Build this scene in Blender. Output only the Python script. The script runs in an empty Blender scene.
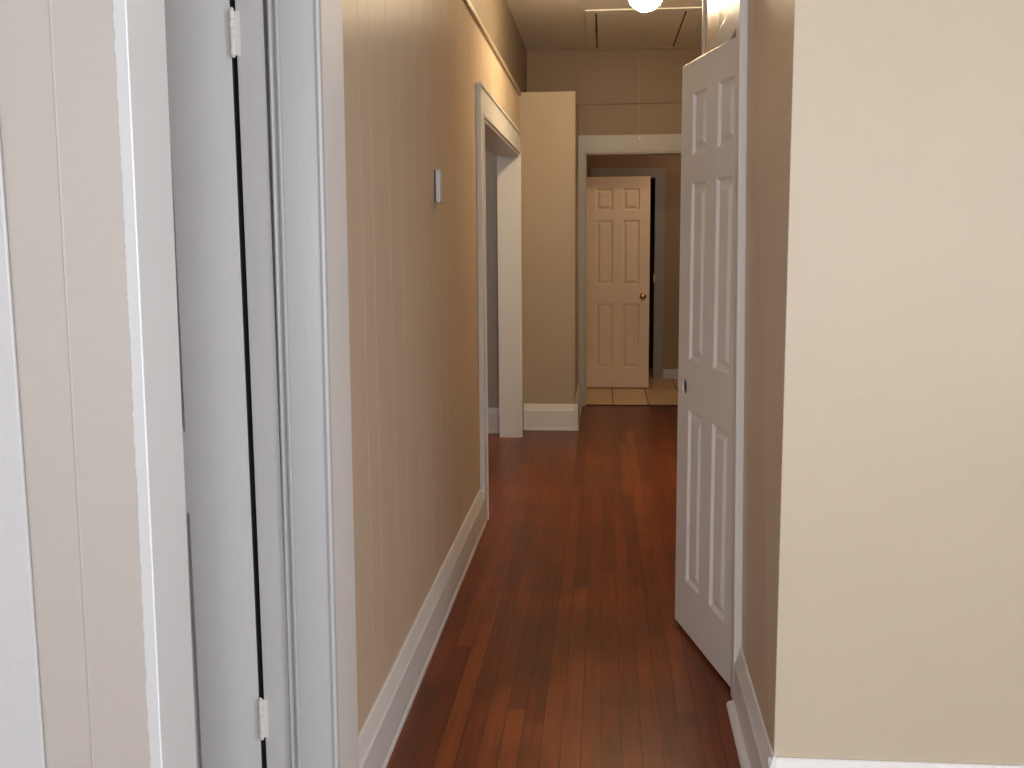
import bpy, bmesh, math, random
from mathutils import Matrix, Vector
random.seed(7)
C = bpy.context.scene
COL = C.collection
R = math.radians

# ------------------------------------------------------------------ materials
def new_mat(name):
    m = bpy.data.materials.new(name); m.use_nodes = True
    nt = m.node_tree; b = nt.nodes['Principled BSDF']
    return m, nt, b

def node(nt, t, **kw):
    n = nt.nodes.new(t)
    for k, v in kw.items():
        if hasattr(n, k): setattr(n, k, v)
        else: n.inputs[k].default_value = v
    return n

def paint(name, col, rough=.35, bump=.12, scale=180., var=.04, spec=.5, stretch=None):
    m, nt, b = new_mat(name)
    tc = node(nt, 'ShaderNodeTexCoord')
    src = tc.outputs['Object']
    if stretch:
        mp = node(nt, 'ShaderNodeMapping'); mp.inputs['Scale'].default_value = stretch
        nt.links.new(src, mp.inputs[0]); src = mp.outputs[0]
    n1 = node(nt, 'ShaderNodeTexNoise'); n1.inputs['Scale'].default_value = scale; n1.inputs['Detail'].default_value = 3
    n2 = node(nt, 'ShaderNodeTexNoise'); n2.inputs['Scale'].default_value = 3.1; n2.inputs['Detail'].default_value = 4
    nt.links.new(src, n1.inputs['Vector']); nt.links.new(src, n2.inputs['Vector'])
    mx = node(nt, 'ShaderNodeMix', data_type='RGBA')
    nt.links.new(n2.outputs['Fac'], mx.inputs['Factor'])
    mx.inputs[6].default_value = (*[c * (1 - var) for c in col], 1); mx.inputs[7].default_value = (*[min(1, c * (1 + var)) for c in col], 1)
    nt.links.new(mx.outputs[2], b.inputs['Base Color'])
    bp = node(nt, 'ShaderNodeBump'); bp.inputs['Strength'].default_value = bump; bp.inputs['Distance'].default_value = .002
    nt.links.new(n1.outputs['Fac'], bp.inputs['Height']); nt.links.new(bp.outputs[0], b.inputs['Normal'])
    b.inputs['Roughness'].default_value = rough
    b.inputs['Specular IOR Level'].default_value = spec
    return m

M = {}
M['beige'] = paint('beige_wall_paint', (.53, .45, .34), .42, .25, 160)
M['plank'] = paint('beige_plank_paint', (.61, .49, .36), .36, .12, 60, .06, .22, (1, 1, .12))
M['warm'] = paint('warm_beige_paint', (.435, .345, .24), .42, .2, 150)
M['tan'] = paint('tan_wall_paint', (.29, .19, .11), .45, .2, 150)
M['doorgrey'] = paint('grey_white_door_paint', (.74, .75, .77), .40, .25, 70, .04, .5, (1, 1, .3))
M['plankl'] = paint('beige_plank_wall_paint', (.60, .48, .355), .30, .12, 60, .06, .5, (1, 1, .12))
M['plankl'].node_tree.nodes['Principled BSDF'].inputs['IOR'].default_value = 1.12
def half_matt(m, fac):
    nt = m.node_tree; b = nt.nodes['Principled BSDF']; out = nt.nodes['Material Output']
    d = node(nt, 'ShaderNodeBsdfDiffuse'); mx = node(nt, 'ShaderNodeMixShader'); mx.inputs[0].default_value = fac
    for nm in ('Base Color', 'Normal'): nt.links.new(b.inputs[nm].links[0].from_socket, d.inputs['Color' if nm == 'Base Color' else nm])
    nt.links.new(b.outputs[0], mx.inputs[1]); nt.links.new(d.outputs[0], mx.inputs[2]); nt.links.new(mx.outputs[0], out.inputs['Surface'])
half_matt(M['plankl'], .76)
M['dim'] = paint('dull_grey_casing_paint', (.31, .285, .26), .5, .1, 120)
M['upper'] = paint('upper_wall_dimmed', (.235, .185, .13), .5, .2, 150)  # beige darkened to offset the globe's strong light on the upper strip
M['corner'] = paint('flat_white_corner_paint', (.76, .75, .74), .5, .2, 90, .03, .06)
M['jambgrey'] = paint('grey_jamb_paint', (.60, .605, .61), .4, .2, 80, .03, .3, (1, 1, .3))
M['bore_dark'] = paint('dark_hole_lining', (.10, .07, .05), .8, .1, 200)
M['rosy'] = paint('rosy_beige_paint', (.42, .39, .36), .40, .2, 150)
M['white'] = paint('white_trim_paint', (.76, .75, .74), .36, .2, 90, .03, .25)
M['cool'] = paint('cool_white_paint', (.47, .48, .50), .33, .25, 70, .04, .5, (1, 1, .3))
M['cream'] = paint('cream_door_paint', (.86, .70, .53), .4, .1, 120, .03)
M['ceil'] = paint('ceiling_paint', (.95, .94, .88), .42, .1, 120, .03)
M['grey'] = paint('grey_room_paint', (.42, .38, .34), .6, .15, 120, .04)
M['pale'] = paint('pale_room_paint', (.72, .74, .76), .6, .15, 120, .03)
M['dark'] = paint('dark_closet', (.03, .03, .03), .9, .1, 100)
M['brightwhite'] = paint('bright_white_paint', (.50, .505, .52), .33, .2, 90, .03)
M['jamb'] = paint('fresh_white_jamb_paint', (.80, .84, .87), .33, .2, 90, .03)
M['casing'] = paint('dull_white_casing_paint', (.47, .45, .42), .35, .2, 90, .03)
M['plastic'] = paint('white_plastic', (.62, .63, .67), .35, .03, 200, .02)

def metal(name, col, rough):
    m, nt, b = new_mat(name)
    n = node(nt, 'ShaderNodeTexNoise'); n.inputs['Scale'].default_value = 60
    r = node(nt, 'ShaderNodeMapRange'); r.inputs[3].default_value = rough * .8; r.inputs[4].default_value = rough * 1.2
    nt.links.new(n.outputs['Fac'], r.inputs[0]); nt.links.new(r.outputs[0], b.inputs['Roughness'])
    b.inputs['Base Color'].default_value = (*col, 1); b.inputs['Metallic'].default_value = 1
    return m
M['brass'] = metal('brass', (.75, .52, .22), .28)

def wood_floor():
    m, nt, b = new_mat('red_brown_strip_wood')
    L = nt.links.new
    tc = node(nt, 'ShaderNodeTexCoord')
    sp = node(nt, 'ShaderNodeSeparateXYZ'); L(tc.outputs['Object'], sp.inputs[0])
    cb = node(nt, 'ShaderNodeCombineXYZ'); L(sp.outputs['X'], cb.inputs['Y'])
    row = node(nt, 'ShaderNodeMath', operation='DIVIDE'); L(sp.outputs['X'], row.inputs[0]); row.inputs[1].default_value = .0575
    fl = node(nt, 'ShaderNodeMath', operation='FLOOR'); L(row.outputs[0], fl.inputs[0])
    wn = node(nt, 'ShaderNodeTexWhiteNoise', noise_dimensions='1D'); L(fl.outputs[0], wn.inputs['W'])
    sh = node(nt, 'ShaderNodeMath', operation='MULTIPLY_ADD'); L(wn.outputs['Value'], sh.inputs[0]); sh.inputs[1].default_value = 5.7; L(sp.outputs['Y'], sh.inputs[2])
    L(sh.outputs[0], cb.inputs['X'])
    br = node(nt, 'ShaderNodeTexBrick')
    br.offset = 0; br.offset_frequency = 2; br.squash = 1
    br.inputs['Scale'].default_value = 1; br.inputs['Brick Width'].default_value = 1.55
    br.inputs['Row Height'].default_value = .0575; br.inputs['Mortar Size'].default_value = .0015
    br.inputs['Mortar Smooth'].default_value = .3; br.inputs['Bias'].default_value = 0
    br.inputs['Color1'].default_value = (0, 0, 0, 1); br.inputs['Color2'].default_value = (1, 1, 1, 1); br.inputs['Mortar'].default_value = (.5, .5, .5, 1)
    L(cb.outputs[0], br.inputs['Vector'])
    ramp = node(nt, 'ShaderNodeValToRGB')
    e = ramp.color_ramp.elements
    e[0].position = 0; e[0].color = (.145, .026, .0055, 1)
    e[1].position = 1; e[1].color = (.245, .056, .0125, 1)
    k = e.new(.5); k.color = (.19, .039, .0080, 1)
    L(br.outputs['Color'], ramp.inputs[0])
    # grain running along the boards
    mp = node(nt, 'ShaderNodeMapping'); mp.inputs['Scale'].default_value = (1.6, 34, 1)
    L(cb.outputs[0], mp.inputs[0])
    gr = node(nt, 'ShaderNodeTexNoise'); gr.inputs['Scale'].default_value = 1.6; gr.inputs['Detail'].default_value = 6; gr.inputs['Distortion'].default_value = .6
    L(mp.outputs[0], gr.inputs['Vector'])
    m1 = node(nt, 'ShaderNodeMix', data_type='RGBA', blend_type='MULTIPLY'); m1.inputs['Factor'].default_value = .75
    gm = node(nt, 'ShaderNodeMapRange'); gm.inputs[1].default_value = .3; gm.inputs[2].default_value = .7; gm.inputs[3].default_value = .62; gm.inputs[4].default_value = 1.2
    L(gr.outputs['Fac'], gm.inputs[0]); L(ramp.outputs[0], m1.inputs[6]); L(gm.outputs[0], m1.inputs[7])
    # worn, paler and darker blotches
    bl = node(nt, 'ShaderNodeTexNoise'); bl.inputs['Scale'].default_value = 2.3; bl.inputs['Detail'].default_value = 5
    L(tc.outputs['Object'], bl.inputs['Vector'])
    bm_ = node(nt, 'ShaderNodeMapRange'); bm_.inputs[1].default_value = .35; bm_.inputs[2].default_value = .7; bm_.inputs[3].default_value = .72; bm_.inputs[4].default_value = 1.22
    L(bl.outputs['Fac'], bm_.inputs[0])
    m2 = node(nt, 'ShaderNodeMix', data_type='RGBA', blend_type='MULTIPLY'); m2.inputs['Factor'].default_value = 1
    L(m1.outputs[2], m2.inputs[6]); L(bm_.outputs[0], m2.inputs[7])
    # dark knots
    vo = node(nt, 'ShaderNodeTexVoronoi'); vo.inputs['Scale'].default_value = 2.6
    mk = node(nt, 'ShaderNodeMapping'); mk.inputs['Scale'].default_value = (.8, 1.6, 1)
    L(cb.outputs[0], mk.inputs[0]); L(mk.outputs[0], vo.inputs['Vector'])
    kn = node(nt, 'ShaderNodeMapRange'); kn.inputs[1].default_value = .012; kn.inputs[2].default_value = .04; kn.inputs[3].default_value = .35; kn.inputs[4].default_value = 1
    L(vo.outputs['Distance'], kn.inputs[0])
    m3 = node(nt, 'ShaderNodeMix', data_type='RGBA', blend_type='MULTIPLY'); m3.inputs['Factor'].default_value = 1
    L(m2.outputs[2], m3.inputs[6]); L(kn.outputs[0], m3.inputs[7])
    # dark seams of uneven strength
    m4 = node(nt, 'ShaderNodeMix', data_type='RGBA')
    sn = node(nt, 'ShaderNodeTexNoise'); sn.inputs['Scale'].default_value = 6
    L(tc.outputs['Object'], sn.inputs['Vector'])
    sm = node(nt, 'ShaderNodeMapRange'); sm.inputs[1].default_value = .35; sm.inputs[2].default_value = .6; sm.inputs[3].default_value = .55; sm.inputs[4].default_value = 1
    L(sn.outputs['Fac'], sm.inputs[0])
    mm = node(nt, 'ShaderNodeMath', operation='MULTIPLY'); L(br.outputs['Fac'], mm.inputs[0]); L(sm.outputs[0], mm.inputs[1])
    L(mm.outputs[0], m4.inputs['Factor']); L(m3.outputs[2], m4.inputs[6]); m4.inputs[7].default_value = (.022, .010, .006, 1)
    L(m4.outputs[2], b.inputs['Base Color'])
    rr = node(nt, 'ShaderNodeMapRange'); rr.inputs[3].default_value = .30; rr.inputs[4].default_value = .36
    L(bl.outputs['Fac'], rr.inputs[0]); L(rr.outputs[0], b.inputs['Roughness'])
    bp = node(nt, 'ShaderNodeBump'); bp.inputs['Strength'].default_value = .03; bp.inputs['Distance'].default_value = .002
    sb = node(nt, 'ShaderNodeMath', operation='SUBTRACT'); L(gr.outputs['Fac'], sb.inputs[0]); L(br.outputs['Fac'], sb.inputs[1])
    L(sb.outputs[0], bp.inputs['Height']); L(bp.outputs[0], b.inputs['Normal'])
    b.inputs['Specular IOR Level'].default_value = .28
    return m
M['floor'] = wood_floor()

def tile_floor():
    m, nt, b = new_mat('tan_square_tile')
    L = nt.links.new
    tc = node(nt, 'ShaderNodeTexCoord')
    mp = node(nt, 'ShaderNodeMapping'); mp.inputs['Location'].default_value = (-.088, -.24, 0)
    L(tc.outputs['Object'], mp.inputs[0])
    br = node(nt, 'ShaderNodeTexBrick'); br.offset = 0; br.squash = 1
    br.inputs['Scale'].default_value = 1; br.inputs['Brick Width'].default_value = .307; br.inputs['Row Height'].default_value = .98
    br.inputs['Mortar Size'].default_value = .006
    br.inputs['Color1'].default_value = (.66, .44, .26, 1); br.inputs['Color2'].default_value = (.74, .52, .33, 1); br.inputs['Mortar'].default_value = (.09, .055, .035, 1)
    L(mp.outputs[0], br.inputs['Vector'])
    n = node(nt, 'ShaderNodeTexNoise'); n.inputs['Scale'].default_value = 9; n.inputs['Detail'].default_value = 5
    L(tc.outputs['Object'], n.inputs['Vector'])
    r = node(nt, 'ShaderNodeMapRange'); r.inputs[3].default_value = .8; r.inputs[4].default_value = 1.15; L(n.outputs['Fac'], r.inputs[0])
    mx = node(nt, 'ShaderNodeMix', data_type='RGBA', blend_type='MULTIPLY'); mx.inputs['Factor'].default_value = 1
    L(br.outputs['Color'], mx.inputs[6]); L(r.outputs[0], mx.inputs[7]); L(mx.outputs[2], b.inputs['Base Color'])
    b.inputs['Roughness'].default_value = .4
    return m
M['tile'] = tile_floor()

def ragged():
    """Beige wall paint with the white of the trim brushed unevenly over the corner (object x from the corner)."""
    m, nt, b = new_mat('rosy_paint_with_ragged_white_edge')
    L = nt.links.new
    tc = node(nt, 'ShaderNodeTexCoord'); sp = node(nt, 'ShaderNodeSeparateXYZ'); L(tc.outputs['Object'], sp.inputs[0])
    n = node(nt, 'ShaderNodeTexNoise'); n.inputs['Scale'].default_value = 45; n.inputs['Detail'].default_value = 5; n.inputs['Roughness'].default_value = .7
    n0 = node(nt, 'ShaderNodeTexNoise'); n0.inputs['Scale'].default_value = 5
    L(tc.outputs['Object'], n.inputs['Vector']); L(tc.outputs['Object'], n0.inputs['Vector'])
    a = node(nt, 'ShaderNodeMath', operation='MULTIPLY_ADD'); L(n.outputs['Fac'], a.inputs[0]); a.inputs[1].default_value = .010; L(sp.outputs['X'], a.inputs[2])
    a2 = node(nt, 'ShaderNodeMath', operation='MULTIPLY_ADD'); L(n0.outputs['Fac'], a2.inputs[0]); a2.inputs[1].default_value = .007; L(a.outputs[0], a2.inputs[2])
    r = node(nt, 'ShaderNodeMapRange'); r.inputs[1].default_value = -.0105; r.inputs[2].default_value = -.0085
    L(a2.outputs[0], r.inputs[0])
    mx = node(nt, 'ShaderNodeMix', data_type='RGBA'); L(r.outputs[0], mx.inputs['Factor'])
    mx.inputs[6].default_value = (.42, .39, .36, 1); mx.inputs[7].default_value = (.53, .545, .56, 1)
    L(mx.outputs[2], b.inputs['Base Color'])
    bp = node(nt, 'ShaderNodeBump'); bp.inputs['Strength'].default_value = .35; bp.inputs['Distance'].default_value = .002
    ad = node(nt, 'ShaderNodeMath', operation='ADD'); L(n.outputs['Fac'], ad.inputs[0]); L(r.outputs[0], ad.inputs[1])
    L(ad.outputs[0], bp.inputs['Height']); L(bp.outputs[0], b.inputs['Normal'])
    b.inputs['Roughness'].default_value = .4
    return m
M['ragged'] = ragged()

def glow(name, col, strength):
    m, nt, b = new_mat(name)
    b.inputs['Base Color'].default_value = (.9, .88, .82, 1); b.inputs['Roughness'].default_value = .3
    b.inputs['Emission Color'].default_value = (*col, 1); b.inputs['Emission Strength'].default_value = strength
    return m
LAMP_COL = (1.0, .77, .48)
M['globe'] = glow('lit_opal_glass', LAMP_COL, 136)

# ------------------------------------------------------------------ helpers
def box(bm, x0, x1, y0, y1, z0, z1):
    vs = [bm.verts.new((x, y, z)) for z in (z0, z1) for y in (y0, y1) for x in (x0, x1)]
    for f in ((0, 2, 3, 1), (4, 5, 7, 6), (0, 1, 5, 4), (2, 6, 7, 3), (0, 4, 6, 2), (1, 3, 7, 5)):
        bm.faces.new([vs[i] for i in f])

def prism(bm, poly, axis, a, b):
    """extrude a closed 2-D polygon along axis ('x','y','z') from a to b"""
    def pt(p, t):
        return {'x': (t, p[0], p[1]), 'y': (p[0], t, p[1]), 'z': (p[0], p[1], t)}[axis]
    v0 = [bm.verts.new(pt(p, a)) for p in poly]; v1 = [bm.verts.new(pt(p, b)) for p in poly]
    n = len(poly)
    for i in range(n):
        j = (i + 1) % n
        bm.faces.new((v0[i], v0[j], v1[j], v1[i]))
    bm.faces.new(v0[::-1]); bm.faces.new(v1)

def lathe(bm, prof, n=32, M4=None):
    """revolve (r, z) profile about z"""
    rings = []
    for r, z in prof:
        if r < 1e-6: rings.append([bm.verts.new((0, 0, z))])
        else: rings.append([bm.verts.new((r * math.cos(2 * math.pi * i / n), r * math.sin(2 * math.pi * i / n), z)) for i in range(n)])
    for a, b in zip(rings, rings[1:]):
        for i in range(n):
            j = (i + 1) % n
            if len(a) == 1 and len(b) == 1: continue
            if len(a) == 1: bm.faces.new((a[0], b[i], b[j]))
            elif len(b) == 1: bm.faces.new((a[i], b[0], a[j]))
            else: bm.faces.new((a[i], b[i], b[j], a[j]))
    if M4: bmesh.ops.transform(bm, matrix=M4, verts=[v for ring in rings for v in ring])

def obj(name, bm, mat, parent=None, bevel=0, smooth=False):
    bmesh.ops.recalc_face_normals(bm, faces=bm.faces[:])
    me = bpy.data.meshes.new(name); bm.to_mesh(me); bm.free()
    me.materials.append(mat)
    if smooth:
        for p in me.polygons: p.use_smooth = True
    o = bpy.data.objects.new(name, me); COL.objects.link(o)
    if parent: o.parent = parent
    if bevel:
        md = o.modifiers.new('edge', 'BEVEL'); md.width = bevel; md.segments = 2; md.limit_method = 'ANGLE'; md.angle_limit = R(40)
    return o

def tag(o, label=None, cat=None, kind=None, group=None):
    if label: o['label'] = label
    if cat: o['category'] = cat
    if kind: o['kind'] = kind
    if group: o['group'] = group
    return o

def struct(name, bm, mat, label, cat, bevel=0):
    return tag(obj(name, bm, mat, None, bevel), label, cat, 'structure')

def empty(name, loc=(0, 0, 0)):
    o = bpy.data.objects.new(name, None); COL.objects.link(o); o.location = loc; o.empty_display_size = .1
    return o

B = bmesh.new

# ------------------------------------------------------------------ key dimensions (metres)
CEIL = 2.975
XL = -.615            # left hall wall face (planks)
XR = .43              # right hall wall face
YN = 2.46             # near end of right hall wall / face of the wall beside it
RAIL = 2.475
XN = .417             # near corner of the right hall wall

# ------------------------------------------------------------------ floor and ceiling
bm = B(); box(bm, -3.4, 2.6, -4.5, 9.045, -.05, 0)
struct('floor', bm, M['floor'], 'red-brown strip hardwood floor running down the hallway', 'floor')
bm = B(); box(bm, -1.6, 1.7, 9.06, 11.9, -.05, .008)
struct('floor_far', bm, M['tile'], 'tan tile floor beyond the far doorway', 'floor')
bm = B(); box(bm, -3.4, 2.6, 9.04, 9.062, -.05, .006)
struct('trim_1', bm, M['dark'], 'dark strip between the wood floor and the tan tile', 'threshold')
bm = B(); box(bm, -3.4, 2.6, -4.5, 11.9, CEIL, CEIL + .06)
struct('ceiling', bm, M['ceil'], 'dull cream ceiling above the hallway', 'ceiling')

# ------------------------------------------------------------------ left hall wall with planks and the wide cased opening
def plank_profile(seams, y0, y1, xf, xb, d=.0014, w=.0018):
    """plan outline of a wall whose face at xf carries V-grooves at the given Y"""
    pts = [(xf, y0)]
    for s in seams:
        pts += [(xf, s - w), (xf - d, s), (xf, s + w)]
    return pts + [(xf, y1), (xb, y1), (xb, y0)]

OY0, OY1, OZ = 5.27, 7.55, 2.03          # opening in the left wall
seams = [2.69, 2.819, 3.044, 3.224, 3.464, 3.70, 3.909, 4.10, 4.33, 4.52, 4.741, 4.95, 5.12]
bm = B()
prism(bm, plank_profile(seams, 2.24, OY0, XL, XL - .12), 'z', 0, RAIL)
prism(bm, plank_profile([7.70], OY1, 9.045, XL, XL - .12), 'z', 0, RAIL)
prism(bm, plank_profile([5.45, 5.70, 5.93, 6.2, 6.41, 6.68, 6.9, 7.15, 7.36], OY0, OY1, XL, XL - .12), 'z', OZ, RAIL)
struct('wall_left', bm, M['plankl'], 'beige painted plank wall along the left of the hallway', 'wall')

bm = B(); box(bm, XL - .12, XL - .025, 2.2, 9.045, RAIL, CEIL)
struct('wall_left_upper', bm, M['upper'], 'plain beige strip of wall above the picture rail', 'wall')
bm = B()
box(bm, XL - .02, XL + .016, 2.42, 7.86, RAIL - .012, RAIL + .016)
struct('trim_2', bm, M['warm'], 'thin picture rail running high along the plank wall', 'trim', .004)

# baseboard: profile (offset from wall, height)
def base_profile(t=.025, h=.19, shoe=.015):
    p = [(0, 0), (t + shoe, 0), (t + shoe, .010), (t + shoe * .7, .017), (t, .020), (t, h - .052), (t - .004, h - .044), (t - .015, h - .004), (t - .018, h), (0, h)]
    return p

def baseboard_y(bm, xw, sgn, y0, y1, **k):      # along Y on a wall facing sgn*X
    prism(bm, [(xw + sgn * a, z) for a, z in base_profile(**k)], 'y', y0, y1)

def baseboard_x(bm, yw, sgn, x0, x1, **k):      # along X on a wall facing sgn*Y
    prism(bm, [(yw + sgn * a, z) for a, z in base_profile(**k)], 'x', x0, x1)

bm = B(); baseboard_y(bm, XL, 1, 2.41, 5.17, shoe=.004)
struct('baseboard_left', bm, M['white'], 'tall off-white baseboard along the left plank wall', 'baseboard', .002)

# casing of the left opening
bm = B()
CF = XL + .026
box(bm, XL, CF, OY0 - .10, OY0, 0, OZ)
box(bm, XL, CF, OY1, OY1 + .10, 0, OZ)
box(bm, XL, CF, OY0 - .10, OY1 + .10, OZ, 2.172)
box(bm, XL, CF + .008, OY0 - .112, OY1 + .112, 2.160, 2.178)
box(bm, CF - .012, CF + .007, OY0 - .014, OY0 + .002, 0, OZ)
box(bm, CF - .012, CF + .007, OY1 - .002, OY1 + .014, 0, OZ)
box(bm, CF - .012, CF + .007, OY0, OY1, OZ - .002, OZ + .014)
struct('trim_3', bm, M['white'], 'white casing around the wide opening in the left wall', 'door casing', .003)
bm = B()
box(bm, XL - .135, CF - .004, OY0, OY0 + .016, 0, OZ)
box(bm, XL - .135, CF - .004, OY1 - .016, OY1, 0, OZ)
box(bm, XL - .135, CF - .004, OY0 + .016, OY1 - .016, OZ - .016, OZ)
struct('trim_4', bm, M['white'], 'white jamb lining inside the wide left opening', 'door jamb', .002)

# room behind the left opening
bm = B()
box(bm, -3.4, XL - .12, 7.72, 7.84, 0, CEIL); box(bm, -3.4, -4.5, 3.2, 7.72, 0, CEIL); box(bm, -3.4, XL - .12, 3.1, 3.2, 0, CEIL)
struct('wall_side_room', bm, M['grey'], 'grey-beige wall seen through the wide left opening', 'wall')
bm = B(); baseboard_x(bm, 7.72, -1, -4.5, XL - .12, shoe=.006)
struct('baseboard_side_room', bm, M['white'], 'white baseboard seen through the wide left opening', 'baseboard', .002)

# ------------------------------------------------------------------ boxed chase at the far left and back wall
SY = 7.86
bm = B(); box(bm, XL - .01, -.212, SY, 9.03, 0, 2.49)
struct('wall_chase', bm, M['warm'], 'plain beige boxed-out wall left of the far doorway', 'wall', .003)
bm = B()
box(bm, XL - .02, XL + .02, SY - .008, SY + .002, .19, 2.485)
box(bm, -.218, -.206, SY - .006, SY + .004, .19, 2.485)
struct('trim_5', bm, M['warm'], 'narrow corner strips on the beige boxed-out wall', 'trim', .003)
bm = B()
baseboard_x(bm, SY, -1, XL + .02, -.187, h=.2, shoe=.006)
baseboard_y(bm, -.212, 1, SY - .03, 8.985, h=.2, shoe=.006)
struct('baseboard_chase', bm, M['white'], 'tall white baseboard on the boxed-out wall beside the far doorway', 'baseboard', .002)

FX0, FX1, FZ = -.157, .665, 2.14        # far doorway
YB = 9.03
bm = B()
box(bm, -.73, FX0, YB, YB + .12, 0, CEIL); box(bm, FX1, 1.75, YB, YB + .12, 0, CEIL)
box(bm, FX0, FX1, YB, YB + .12, FZ, CEIL)
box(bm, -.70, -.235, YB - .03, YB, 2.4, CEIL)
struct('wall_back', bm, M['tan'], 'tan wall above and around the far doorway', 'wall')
bm = B(); box(bm, -.235, 1.7, YB - .014, YB, 2.535, 2.56)
struct('trim_6', bm, M['tan'], 'faint rail across the tan wall above the far doorway', 'trim', .003)
bm = B()
box(bm, FX0 - .075, FX0, YB - .022, YB, 0, FZ); box(bm, FX1, FX1 + .1, YB - .022, YB, 0, FZ)
box(bm, FX0 - .075, FX1 + .1, YB - .022, YB, FZ, 2.285)
box(bm, FX0, FX0 + .012, YB - .018, YB + .13, 0, FZ); box(bm, FX1 - .012, FX1, YB - .018, YB + .13, 0, FZ)
box(bm, FX0 + .012, FX1 - .012, YB - .018, YB + .13, FZ - .012, FZ)
struct('trim_7', bm, M['casing'], 'white casing around the far doorway', 'door casing', .003)

# room beyond the far doorway
bm = B()
box(bm, -.30, -.18, YB + .12, 10.84, 0, 2.7)
box(bm, -.30, -.03, 10.84, 10.96, 0, 2.7); box(bm, .513, 1.7, 10.84, 10.96, 0, 2.7); box(bm, -.03, .513, 10.84, 10.96, 2.03, 2.7)
box(bm, 1.6, 1.72, YB + .12, 10.84, 0, 2.7)
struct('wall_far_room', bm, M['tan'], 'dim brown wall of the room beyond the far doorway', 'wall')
bm = B(); box(bm, -.30, 1.72, YB + .12, 11.9, 2.7, 2.75)
struct('ceiling_far_room', bm, M['ceil'], 'ceiling of the dim tiled room', 'ceiling')
bm = B()
box(bm, .513, .615, 10.818, 10.84, 0, 2.03); box(bm, -.132, -.03, 10.818, 10.84, 0, 2.03); box(bm, -.132, .615, 10.818, 10.84, 2.03, 2.13)
t8 = struct('trim_8', bm, M['dim'], 'grey casing on the wall behind the open cream door', 'door casing', .003)
bm = B(); box(bm, .506, .516, 10.80, 10.842, 1.00, 1.07)
obj('strike_plate', bm, M['brass'], t8)
bm = B(); baseboard_x(bm, 10.84, -1, .615, 1.6, h=.1, shoe=.006)
struct('baseboard_far_room', bm, M['cool'], 'low baseboard at the back of the tiled room', 'baseboard', .002)
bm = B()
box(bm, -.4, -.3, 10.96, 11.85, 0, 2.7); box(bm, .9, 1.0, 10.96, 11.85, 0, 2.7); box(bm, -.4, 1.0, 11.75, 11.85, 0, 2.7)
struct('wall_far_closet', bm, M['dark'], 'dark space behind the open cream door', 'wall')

# ------------------------------------------------------------------ six-panel doors
def six_panel(W, Hh, T, cols, rows, depth=.009):
    """Moulded six-panel leaf: x 0..W from the hinge, z 0..Hh, front face at y=0 looking to -y, back at y=T."""
    bm = B()
    us = sorted({0, W, *[c for p in cols for c in p]}); zs = sorted({0, Hh, *[r for p in rows for r in p]})
    for y0, s in ((0, 1), (T, -1)):
        for i in range(len(us) - 1):
            for j in range(len(zs) - 1):
                a, b, c, d = us[i], us[i + 1], zs[j], zs[j + 1]
                if (a, b) in cols and (c, d) in rows:
                    rings = []
                    for ins, dp in ((0, 0), (.010, depth), (.022, depth), (.040, .0015), (.044, .001)):
                        rings.append([bm.verts.new((x, y0 + s * dp, z)) for x, z in ((a + ins, c + ins), (b - ins, c + ins), (b - ins, d - ins), (a + ins, d - ins))])
                    for p, q in zip(rings, rings[1:]):
                        for k in range(4):
                            bm.faces.new((p[k], p[(k + 1) % 4], q[(k + 1) % 4], q[k]))
                    bm.faces.new(rings[-1])
                else:
                    bm.faces.new([bm.verts.new((x, y0, z)) for x, z in ((a, c), (b, c), (b, d), (a, d))])
    def side(fixed, val, lst):
        for p, q in zip(lst, lst[1:]):
            if fixed == 'x': pts = ((val, 0, p), (val, 0, q), (val, T, q), (val, T, p))
            else: pts = ((p, 0, val), (q, 0, val), (q, T, val), (p, T, val))
            bm.faces.new([bm.verts.new(v) for v in pts])
    side('x', 0, zs); side('x', W, zs); side('z', 0, us); side('z', Hh, us)
    bmesh.ops.remove_doubles(bm, verts=bm.verts[:], dist=1e-5)
    return bm

ROWS = [(.19, .815), (.995, 1.607), (1.70, 1.905)]
def place(bm, hinge, direction):
    """door-local -> world: x along direction, y to the back of the visible face"""
    d = Vector((*direction, 0)).normalized(); n = Vector((-d.y, d.x, 0))
    m = Matrix(((d.x, n.x, 0, hinge[0]), (d.y, n.y, 0, hinge[1]), (0, 0, 1, hinge[2]), (0, 0, 0, 1)))
    bmesh.ops.transform(bm, matrix=m, verts=bm.verts[:]); return m

def knuckle_hinge(parent, mat, z, hgt, at, leafdir, label=None):
    """barrel of five knuckles with two thin leaves, at=(x,y)"""
    bm = B(); n = 5
    for k in range(n):
        a, b = z + hgt * k / n + .0007, z + hgt * (k + 1) / n - .0007
        lathe(bm, [(0, a), (.0058, a), (.0064, a + .001), (.0064, b - .001), (.0058, b), (0, b)], 16, Matrix.Translation((at[0], at[1], 0)))
    lathe(bm, [(0, z - .006), (.004, z - .004), (.005, z), (.004, z + hgt), (.005, z + hgt + .002), (.003, z + hgt + .006), (0, z + hgt + .007)], 14, Matrix.Translation((at[0], at[1], 0)))
    for s in (-1, 1):
        x0, x1 = sorted((at[0] + s * .004, at[0] + s * leafdir))
        box(bm, x0, x1, at[1] + .004, at[1] + .0075, z, z + hgt)
    h = obj('hinge', bm, mat, parent, smooth=False)
    if label: h['label'] = label
    return h

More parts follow.
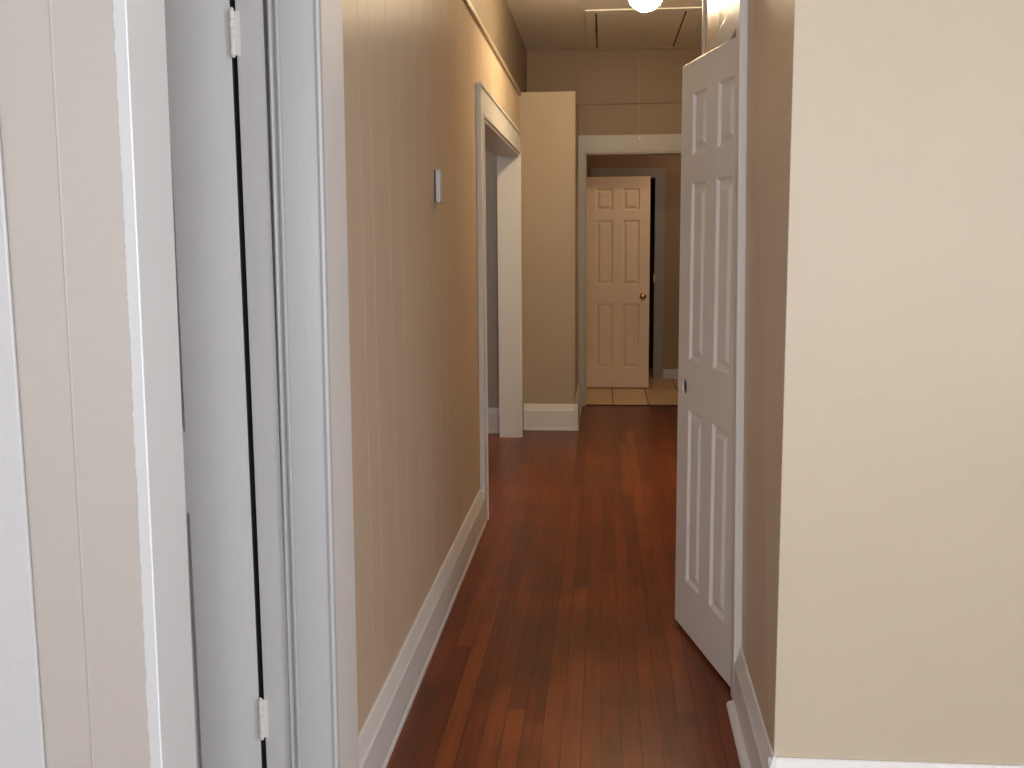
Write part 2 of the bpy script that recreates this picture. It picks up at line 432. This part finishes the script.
# door standing ajar in the right wall
HX, HY, LX, LY = .415, 3.208, .272, 3.857
dirv = (LX - HX, LY - HY)
bm = six_panel(.66, 2.014, .035, [(.108, .262), (.375, .529)], ROWS)
def rev(bm):   # visible face looks to the hall: door-local y must grow away from the hall
    pass
d = Vector((*dirv, 0)).normalized(); n = Vector((d.y, -d.x, 0))
m4 = Matrix(((d.x, n.x, 0, HX), (d.y, n.y, 0, HY), (0, 0, 1, .012), (0, 0, 0, 1)))
bmesh.ops.transform(bm, matrix=m4, verts=bm.verts[:])
door = obj('door_1', bm, M['white'])
tag(door, 'white six-panel door standing ajar against the right hall wall', 'door', 'structure')
# bore hole where a knob would go
cb = B(); hc = Vector((.578, 0, .893))
lathe(cb, [(0, -.03), (.027, -.03), (.027, .07), (0, .07)], 28, m4 @ Matrix.Translation(hc) @ Matrix.Rotation(R(-90), 4, 'X'))
cut = obj('bore_cutter', cb, M['white'])
md = door.modifiers.new('bore', 'BOOLEAN'); md.operation = 'DIFFERENCE'; md.object = cut; md.solver = 'EXACT'
bpy.context.view_layer.update()
dg = bpy.context.evaluated_depsgraph_get()
me = bpy.data.meshes.new_from_object(door.evaluated_get(dg))
door.modifiers.clear(); door.data = me; me.name = 'door_1'
bpy.data.objects.remove(cut)
md = door.modifiers.new('edge', 'BEVEL'); md.width = .0015; md.segments = 1; md.limit_method = 'ANGLE'; md.angle_limit = R(60)

lb = B(); lathe(lb, [(.0272, .006), (.0255, .006), (.0255, .031), (.0272, .031), (.0272, .006)], 28, m4 @ Matrix.Translation(hc) @ Matrix.Rotation(R(-90), 4, 'X'))  # dark tube added so the bored hole reads dark
h = obj('knob_hole_tube', lb, M['bore_dark'], door); h['label'] = 'dark lining inside the empty knob hole'

# right hall wall with the doorway behind that door
DY0, DY1, DZ = 3.222, 3.892, 2.031
bm = B()
prism(bm, [(XN, YN + .0145), (XR, DY0), (XR + .12, DY0), (XR + .12, YN + .0145)], 'z', 0, CEIL); box(bm, XR, XR + .12, DY1, 4.74, 0, CEIL); box(bm, XR, XR + .12, DY0, DY1, DZ, CEIL)
struct('wall_right', bm, M['plank'], 'beige wall strip along the right of the hallway behind the open door', 'wall')
bm = B()
RC = XR - .025
box(bm, RC, XR, DY0 - .085, DY0 - .008, 0, 2.118); box(bm, RC, XR, DY1, DY1 + .09, 0, 2.118)
box(bm, RC, XR, DY0 - .008, DY1, DZ, 2.118)
struct('trim_9', bm, M['white'], 'white casing edge beside the ajar door on the right wall', 'door casing', .004)
bm = B()
box(bm, XR + .0, XR + .12, DY0 - .008, DY0 + .004, 0, DZ - .001); box(bm, XR + .0, XR + .12, DY1 - .012, DY1, 0, DZ - .001)
struct('trim_10', bm, M['white'], 'white jamb behind the ajar right-hand door', 'door jamb')
bm = B(); baseboard_y(bm, XR, -1, YN - .02, DY0 - .087, shoe=.022)
for v in bm.verts:
    if v.co.y < 2.6: v.co.x -= .010
struct('baseboard_right', bm, M['white'], 'white baseboard with shoe moulding along the right wall strip', 'baseboard', .003)
bm = B(); box(bm, XR - .012, XR + .004, 4.728, 4.752, .0, CEIL)
struct('trim_11', bm, M['white'], 'thin pale corner strip where the right wall ends', 'trim', .003)
# closet behind it
bm = B()
box(bm, XR + .12, 1.3, YN + .6, YN + .66, 0, CEIL); box(bm, 1.3, 1.36, YN + .6, 4.06, 0, CEIL); box(bm, XR + .12, 1.36, 4.0, 4.06, 0, CEIL)
struct('wall_closet', bm, M['grey'], 'closet walls behind the ajar right-hand door', 'wall')
# alcove beyond the right wall
bm = B(); box(bm, XR + .12, 1.75, 4.62, 4.74, 0, CEIL); box(bm, 1.65, 1.75, 4.74, YB, 0, CEIL)
struct('wall_alcove', bm, M['beige'], 'beige walls of the alcove right of the ceiling hatch', 'wall')

# the old doorway leans a little towards the hall at its top
for o in (bpy.data.objects['wall_right'], bpy.data.objects['trim_9']):
    for v in o.data.vertices:
        if 2.8 < v.co.y < 4.2: v.co.x -= .0135 * max(0, v.co.z - .25)

# near wall on the right
bm = B(); box(bm, XN, 2.6, YN, YN + .015, 0, CEIL); box(bm, XN + .15, 2.6, YN + .015, YN + .12, 0, CEIL)
struct('wall_front_right', bm, M['beige'], 'broad beige wall filling the right side of the view', 'wall', .002)
bm = B(); baseboard_x(bm, YN, -1, .403, 2.5, shoe=.012, h=.182)
struct('baseboard_front_right', bm, M['white'], 'white baseboard under the broad beige wall', 'baseboard', .004)

# ------------------------------------------------------------------ near left: closet door wall
bm = B()
box(bm, -2.2, -1.43, 2.2, 2.32, 0, CEIL); box(bm, -1.43, -.735, 2.2, 2.32, 2.06, CEIL)
struct('wall_front_left', bm, M['beige'], 'wall holding the grey-white door at the left', 'wall')
bm = B()                                                     # jamb post beside the hinges
box(bm, -.759, -.700, 2.203, 2.33, 0, 2.06)
box(bm, -1.44, -1.43, 2.203, 2.33, 0, 2.06)
struct('trim_12', bm, M['jambgrey'], 'grey-white jamb beside the hinges of the left door', 'door jamb', .002)
bm = B()                                                     # casing with its beads
box(bm, -.684, XL + .012, 2.185, 2.2, 0, 2.16)
prism(bm, [(-.713, 2.203), (-.709, 2.190), (-.705, 2.187), (-.701, 2.190), (-.699, 2.194), (-.696, 2.190), (-.692, 2.184), (-.687, 2.182), (-.684, 2.186), (-.684, 2.203)], 'z', 0, 2.06)
prism(bm, [(XL + .004, 2.19), (XL + .006, 2.181), (XL + .012, 2.178), (XL + .017, 2.181), (XL + .019, 2.19)], 'z', 0, 2.16)
box(bm, -1.53, -.684, 2.185, 2.2, 2.06, 2.16); box(bm, -1.53, -1.44, 2.185, 2.2, 0, 2.06)
struct('trim_13', bm, M['cool'], 'grey-white moulded casing right of the left door', 'door casing', .0015)
bm = B(); box(bm, XL - .05, XL + .016, 2.19, 2.405, 0, CEIL - .5)
struct('trim_14', bm, M['corner'], 'off-white corner board where the plank wall begins', 'corner board', .003)

# the casing leans a little, as the old wall does
for nm, lo, a in (('trim_13', -.72, .011), ('trim_14', -.64, .006)):
    for v in bpy.data.objects[nm].data.vertices:
        if v.co.x > lo: v.co.x += a + .0065 * (v.co.z - .3)

bm = six_panel(.66, 2.02, .035, [(.139, .29), (.37, .51)], [(a + .012, b + .012) for a, b in ROWS])
hx, hy = -.771, 2.203
d = Vector((-1, -.0, 0)).normalized(); n = Vector((0, 1, 0))
m4 = Matrix(((d.x, n.x, 0, hx), (d.y, n.y, 0, hy), (0, 0, 1, .01), (0, 0, 0, 1)))
bmesh.ops.transform(bm, matrix=m4, verts=bm.verts[:])
ld = obj('door_2', bm, M['doorgrey'], None, .0012)
tag(ld, 'grey-white panelled door at the left with painted hinges', 'door', 'structure')
bm = B(); box(bm, -.7709, -.7697, 2.2065, 2.236, .02, 2.02)  # thin dark strip laid on to make the hinge gap black
h = obj('hinge_edge_strip', bm, M['dark'], ld); h['label'] = 'dark strip along the hinge edge'
for z in (1.812, .318):
    knuckle_hinge(ld, M['white'], z, .089, (-.7645, 2.197), .014, 'white painted hinge')
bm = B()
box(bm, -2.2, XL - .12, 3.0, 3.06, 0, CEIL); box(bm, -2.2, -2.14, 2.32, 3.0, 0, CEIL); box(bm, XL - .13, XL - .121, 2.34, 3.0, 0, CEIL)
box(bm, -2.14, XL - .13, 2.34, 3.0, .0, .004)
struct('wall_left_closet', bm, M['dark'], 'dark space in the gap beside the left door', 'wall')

# nearest wall end at the far left of the view: corner at the local origin
WX, WY0, WY1 = -.737, 1.60, 1.745
bm = B()
prof = [(0, 0), (-.115, 0), (-.1175, -.0022), (-.120, 0), (-.215, 0)]
prism(bm, prof + [(-.215, .145), (0, .145)], 'z', 0, CEIL)
wl = struct('wall_front_end', bm, M['ragged'], 'beige wall end at the far left with a ragged white paint edge', 'wall', 0)
wl.location = (WX, WY0, 0); wl.rotation_euler.y = .0085      # leans a little
bm = B(); box(bm, -2.6, WX - .205, WY0 + .001, WY1, 0, CEIL)
struct('wall_front_far_left', bm, M['rosy'], 'beige wall behind the bright white casing at the left edge', 'wall')
bm = B(); box(bm, WX - .002, WX + .002, WY0 + .001, WY1 + .002, 0, CEIL)
struct('trim_15', bm, M['jamb'], 'warm white jamb board on the near left wall end', 'door jamb', .002)
bpy.data.objects['trim_15'].rotation_euler.y = .0085
bm = B(); box(bm, -1.12, -.931, WY0 - .007, WY0, 0, 2.2)
struct('trim_16', bm, M['brightwhite'], 'bright white casing at the left edge of the view', 'door casing', .003)
bm = B(); box(bm, -2.6, -2.2, WY1, 2.32, 0, CEIL)
struct('wall_pocket', bm, M['beige'], 'side wall of the recess in front of the left door', 'wall')

# ------------------------------------------------------------------ room the photograph is taken from
SW0, SW1 = -1.7, .1
bm = B()
box(bm, -2.6, -2.5, -4.5, WY0, 0, CEIL); box(bm, 2.5, 2.6, -4.5, SW0, 0, CEIL); box(bm, 2.5, 2.6, SW1, YN, 0, CEIL); box(bm, 2.5, 2.6, SW0, SW1, 0, .7); box(bm, 2.5, 2.6, SW0, SW1, 2.4, CEIL)
struct('wall_side', bm, M['pale'], 'pale side walls of the room behind the viewer', 'wall')
WZ0, WZ1 = .7, 2.4
WINS = [(-2.1, -.5), (.4, 2.0)]
bm = B()
xs = [-2.6, *[x for w_ in WINS for x in w_], 2.6]
for a, b in zip(xs[::2], xs[1::2]): box(bm, a, b, -4.5, -4.38, 0, CEIL)
for a, b in WINS: box(bm, a, b, -4.5, -4.38, 0, WZ0); box(bm, a, b, -4.5, -4.38, WZ1, CEIL)
struct('wall_behind', bm, M['pale'], 'pale wall with two windows behind the viewer', 'wall')
for i, (wa, wb) in enumerate(WINS):
    bm = B(); wm = (wa + wb) / 2
    box(bm, wa, wa + .05, -4.48, -4.4, WZ0, WZ1); box(bm, wb - .05, wb, -4.48, -4.4, WZ0, WZ1)
    for a, b in ((WZ0, WZ0 + .05), (WZ1 - .05, WZ1), (1.53, 1.57)): box(bm, wa + .05, wb - .05, -4.48, -4.4, a, b)
    struct('window_%d' % (i + 1), bm, M['white'], ('first' if i == 0 else 'second') + ' white sash window behind the viewer', 'window', .003)

bm = B()
box(bm, 2.52, 2.58, SW0, SW0 + .05, .7, 2.4); box(bm, 2.52, 2.58, SW1 - .05, SW1, .7, 2.4)
for a, b in ((.7, .75), (2.35, 2.4), (1.53, 1.57)): box(bm, 2.52, 2.58, SW0 + .05, SW1 - .05, a, b)
struct('window_3', bm, M['white'], 'white sash window added in the unseen side wall for extra light', 'window', .003)  # unseen window added to brighten the jamb and near planks

# ------------------------------------------------------------------ cream door in the far room
bm = six_panel(.60, 1.985, .035, [(.095, .255), (.345, .505)], [(a * .985, b * .985) for a, b in ROWS])
m4 = Matrix.Translation((-.166, 10.06, .018)); bmesh.ops.transform(bm, matrix=m4, verts=bm.verts[:])
fd = obj('door_3', bm, M['cream'], None, .0012)
tag(fd, 'cream six-panel door standing open in the tiled room beyond the far doorway', 'door', 'structure')
bm = B()
lathe(bm, [(0, 0), (.031, 0), (.031, .006), (.012, .010), (.011, .032), (.020, .040), (.027, .052), (.026, .064), (.016, .072), (0, .074)], 24,
      Matrix.Translation((.372, 10.06, .89)) @ Matrix.Rotation(R(90), 4, 'X'))
k = obj('door_knob', bm, M['brass'], fd, smooth=True); k['label'] = 'brass door knob'
for z in (1.75, .26):
    bm = B(); box(bm, -.1795, -.165, 10.048, 10.053, z, z + .09); lathe(bm, [(0, z), (.006, z), (.006, z + .09), (0, z + .09)], 14, Matrix.Translation((-.172, 10.045, 0)))
    h = obj('hinge', bm, M['brass'], fd); h['label'] = 'brass hinge'

# ------------------------------------------------------------------ things
# ceiling light
lx, ly = .226, 6.10
t = tag(empty('ceiling_light', (lx, ly, CEIL)), 'lit round glass globe light hanging from the hallway ceiling', 'ceiling light')
bm = B(); lathe(bm, [(0, 0), (.062, 0), (.064, -.005), (.058, -.018), (.030, -.030), (.013, -.036), (.013, -.074), (.034, -.082), (.046, -.092), (.048, -.116), (0, -.116)], 40)
obj('fitter', bm, M['brass'], t, smooth=True)
bm = B()
prof = [(.046, -.100)]
for a in range(0, 21):
    th = R(-64 + 154 * a / 20)
    prof.append((.098 * math.cos(th), -.208 - .094 * math.sin(th)))
prof[-1] = (0, -.302)
lathe(bm, prof, 48)
g = obj('globe', bm, M['globe'], t, smooth=True); g['label'] = 'glowing opal glass globe'

# attic hatch in the ceiling
hx0, hx1, hy0, hy1 = -.132, .682, 7.48, 9.012
t = tag(empty('attic_hatch', ((hx0 + hx1) / 2, (hy0 + hy1) / 2, CEIL)), 'framed attic hatch in the ceiling beyond the globe light', 'attic hatch')
cx, cy = (hx0 + hx1) / 2, (hy0 + hy1) / 2
bm = B()
for a in ((hx0, hx0 + .068, hy0, hy1), (hx1 - .118, hx1, hy0, hy1), (hx0 + .068, hx1 - .118, hy0, hy0 + .085), (hx0 + .068, hx1 - .118, hy1 - .055, hy1)):
    box(bm, a[0] - cx, a[1] - cx, a[2] - cy, a[3] - cy, -.008, 0)
obj('frame', bm, M['ceil'], t, .002)
bm = B(); box(bm, hx0 + .080 - cx, hx1 - .130 - cx, hy0 + .092 - cy, hy1 - .062 - cy, -.007, 0)
obj('panel', bm, M['ceil'], t, .002)
bm = B(); box(bm, hx0 + .06 - cx, hx1 - .11 - cx, hy0 + .08 - cy, hy1 - .05 - cy, -.003, 0)  # dark sheet stands in for the shade in the gaps around the panel
h = obj('gap_shade', bm, M['dark'], t); h['label'] = 'dark sheet painted as shade in the hatch gap'
bm = B(); lathe(bm, [(0, -.018), (.010, -.018), (.012, -.024), (.008, -.032), (0, -.034)], 16, Matrix.Translation((hx0 + .073 - cx, 8.07 - cy, 0)))
h = obj('latch', bm, M['dark'], t); h['label'] = 'small dark latch'
bm = B(); px, py = .262 - cx, 8.12 - cy
lathe(bm, [(0, -.018), (.0010, -.010), (.0010, -.79), (0, -.79)], 8, Matrix.Translation((px, py, 0)))
c_ = obj('pull_cord', bm, M['warm'], t)
bm = B(); lathe(bm, [(0, -.785), (.005, -.788), (.009, -.800), (.011, -.812), (.008, -.822), (0, -.824)], 16, Matrix.Translation((px, py, 0)))
obj('cord_knob', bm, M['white'], c_, smooth=True)

# thermostat on the plank wall
t = tag(empty('wall_thermostat', (XL, 3.90, 1.625)), 'small white rectangular thermostat box on the plank wall', 'thermostat')
bm = B(); box(bm, 0, .004, -.030, .030, -.058, .058)
obj('back_plate', bm, M['dark'], t, .001)
bm = B(); box(bm, .004, .021, -.030, .030, -.059, .059)
obj('cover', bm, M['plastic'], t, .003)
bm = B(); box(bm, .0205, .023, -.010, .010, .036, .044)
obj('lever', bm, M['plastic'], t, .0006)

# ------------------------------------------------------------------ light
def area(name, loc, rot, sx, sy, power, col):
    l = bpy.data.lights.new(name, 'AREA'); l.shape = 'RECTANGLE'; l.size = sx; l.size_y = sy; l.energy = power; l.color = col
    o = bpy.data.objects.new(name, l); COL.objects.link(o); o.location = loc; o.rotation_euler = rot
    return o
for (wa, wb), pw in zip(WINS, (108, 122)):
    area('daylight', ((wa + wb) / 2, -4.54, (WZ0 + WZ1) / 2), (R(90), 0, 0), wb - wa, WZ1 - WZ0, pw, (.95, .98, 1.0))
area('daylight', (2.66, (SW0 + SW1) / 2, 1.55), (R(90), 0, R(90)), SW1 - SW0, 1.7, 75, (.95, .98, 1.0))  # daylight for the added side window
pl = bpy.data.lights.new('tiled_room_fill', 'POINT'); pl.energy = 9; pl.color = (1, .72, .45); pl.shadow_soft_size = .1  # unseen fill light added to brighten the tiled room
po = bpy.data.objects.new('tiled_room_fill', pl); COL.objects.link(po); po.location = (1.1, 9.55, 2.45)
pl = bpy.data.lights.new('side_room_fill', 'POINT'); pl.energy = 20; pl.color = (1, .88, .74); pl.shadow_soft_size = .15  # added point fill standing in for daylight in the side room
po = bpy.data.objects.new('side_room_fill', pl); COL.objects.link(po); po.location = (-2.3, 6.9, 2.4)
w = bpy.data.worlds.new('world'); C.world = w; w.use_nodes = True
w.node_tree.nodes['Background'].inputs[0].default_value = (.75, .85, 1, 1); w.node_tree.nodes['Background'].inputs[1].default_value = .6

# ------------------------------------------------------------------ camera
f, P, Y, RO, H = 1055., R(7.8), R(4.97), R(-.44), 1.43
fw = Vector((-math.sin(Y) * math.cos(P), math.cos(Y) * math.cos(P), -math.sin(P)))
r0 = Vector((math.cos(Y), math.sin(Y), 0)); u0 = r0.cross(fw)
rt = r0 * math.cos(RO) + u0 * math.sin(RO); up = u0 * math.cos(RO) - r0 * math.sin(RO)
cd = bpy.data.cameras.new('camera'); co = bpy.data.objects.new('camera', cd); COL.objects.link(co)
cd.sensor_width = 36; cd.lens = f * 36 / 1024; cd.clip_start = .02
co.matrix_world = Matrix(((rt.x, up.x, -fw.x, 0), (rt.y, up.y, -fw.y, 0), (rt.z, up.z, -fw.z, H), (0, 0, 0, 1)))
C.camera = co
vs = C.view_settings
vs.view_transform = 'Standard'; vs.look = 'None'; vs.gamma = 1; vs.use_curve_mapping = False; vs.exposure = 0
C.display_settings.display_device = 'sRGB'
C.cycles.max_bounces = 10; C.cycles.diffuse_bounces = 6
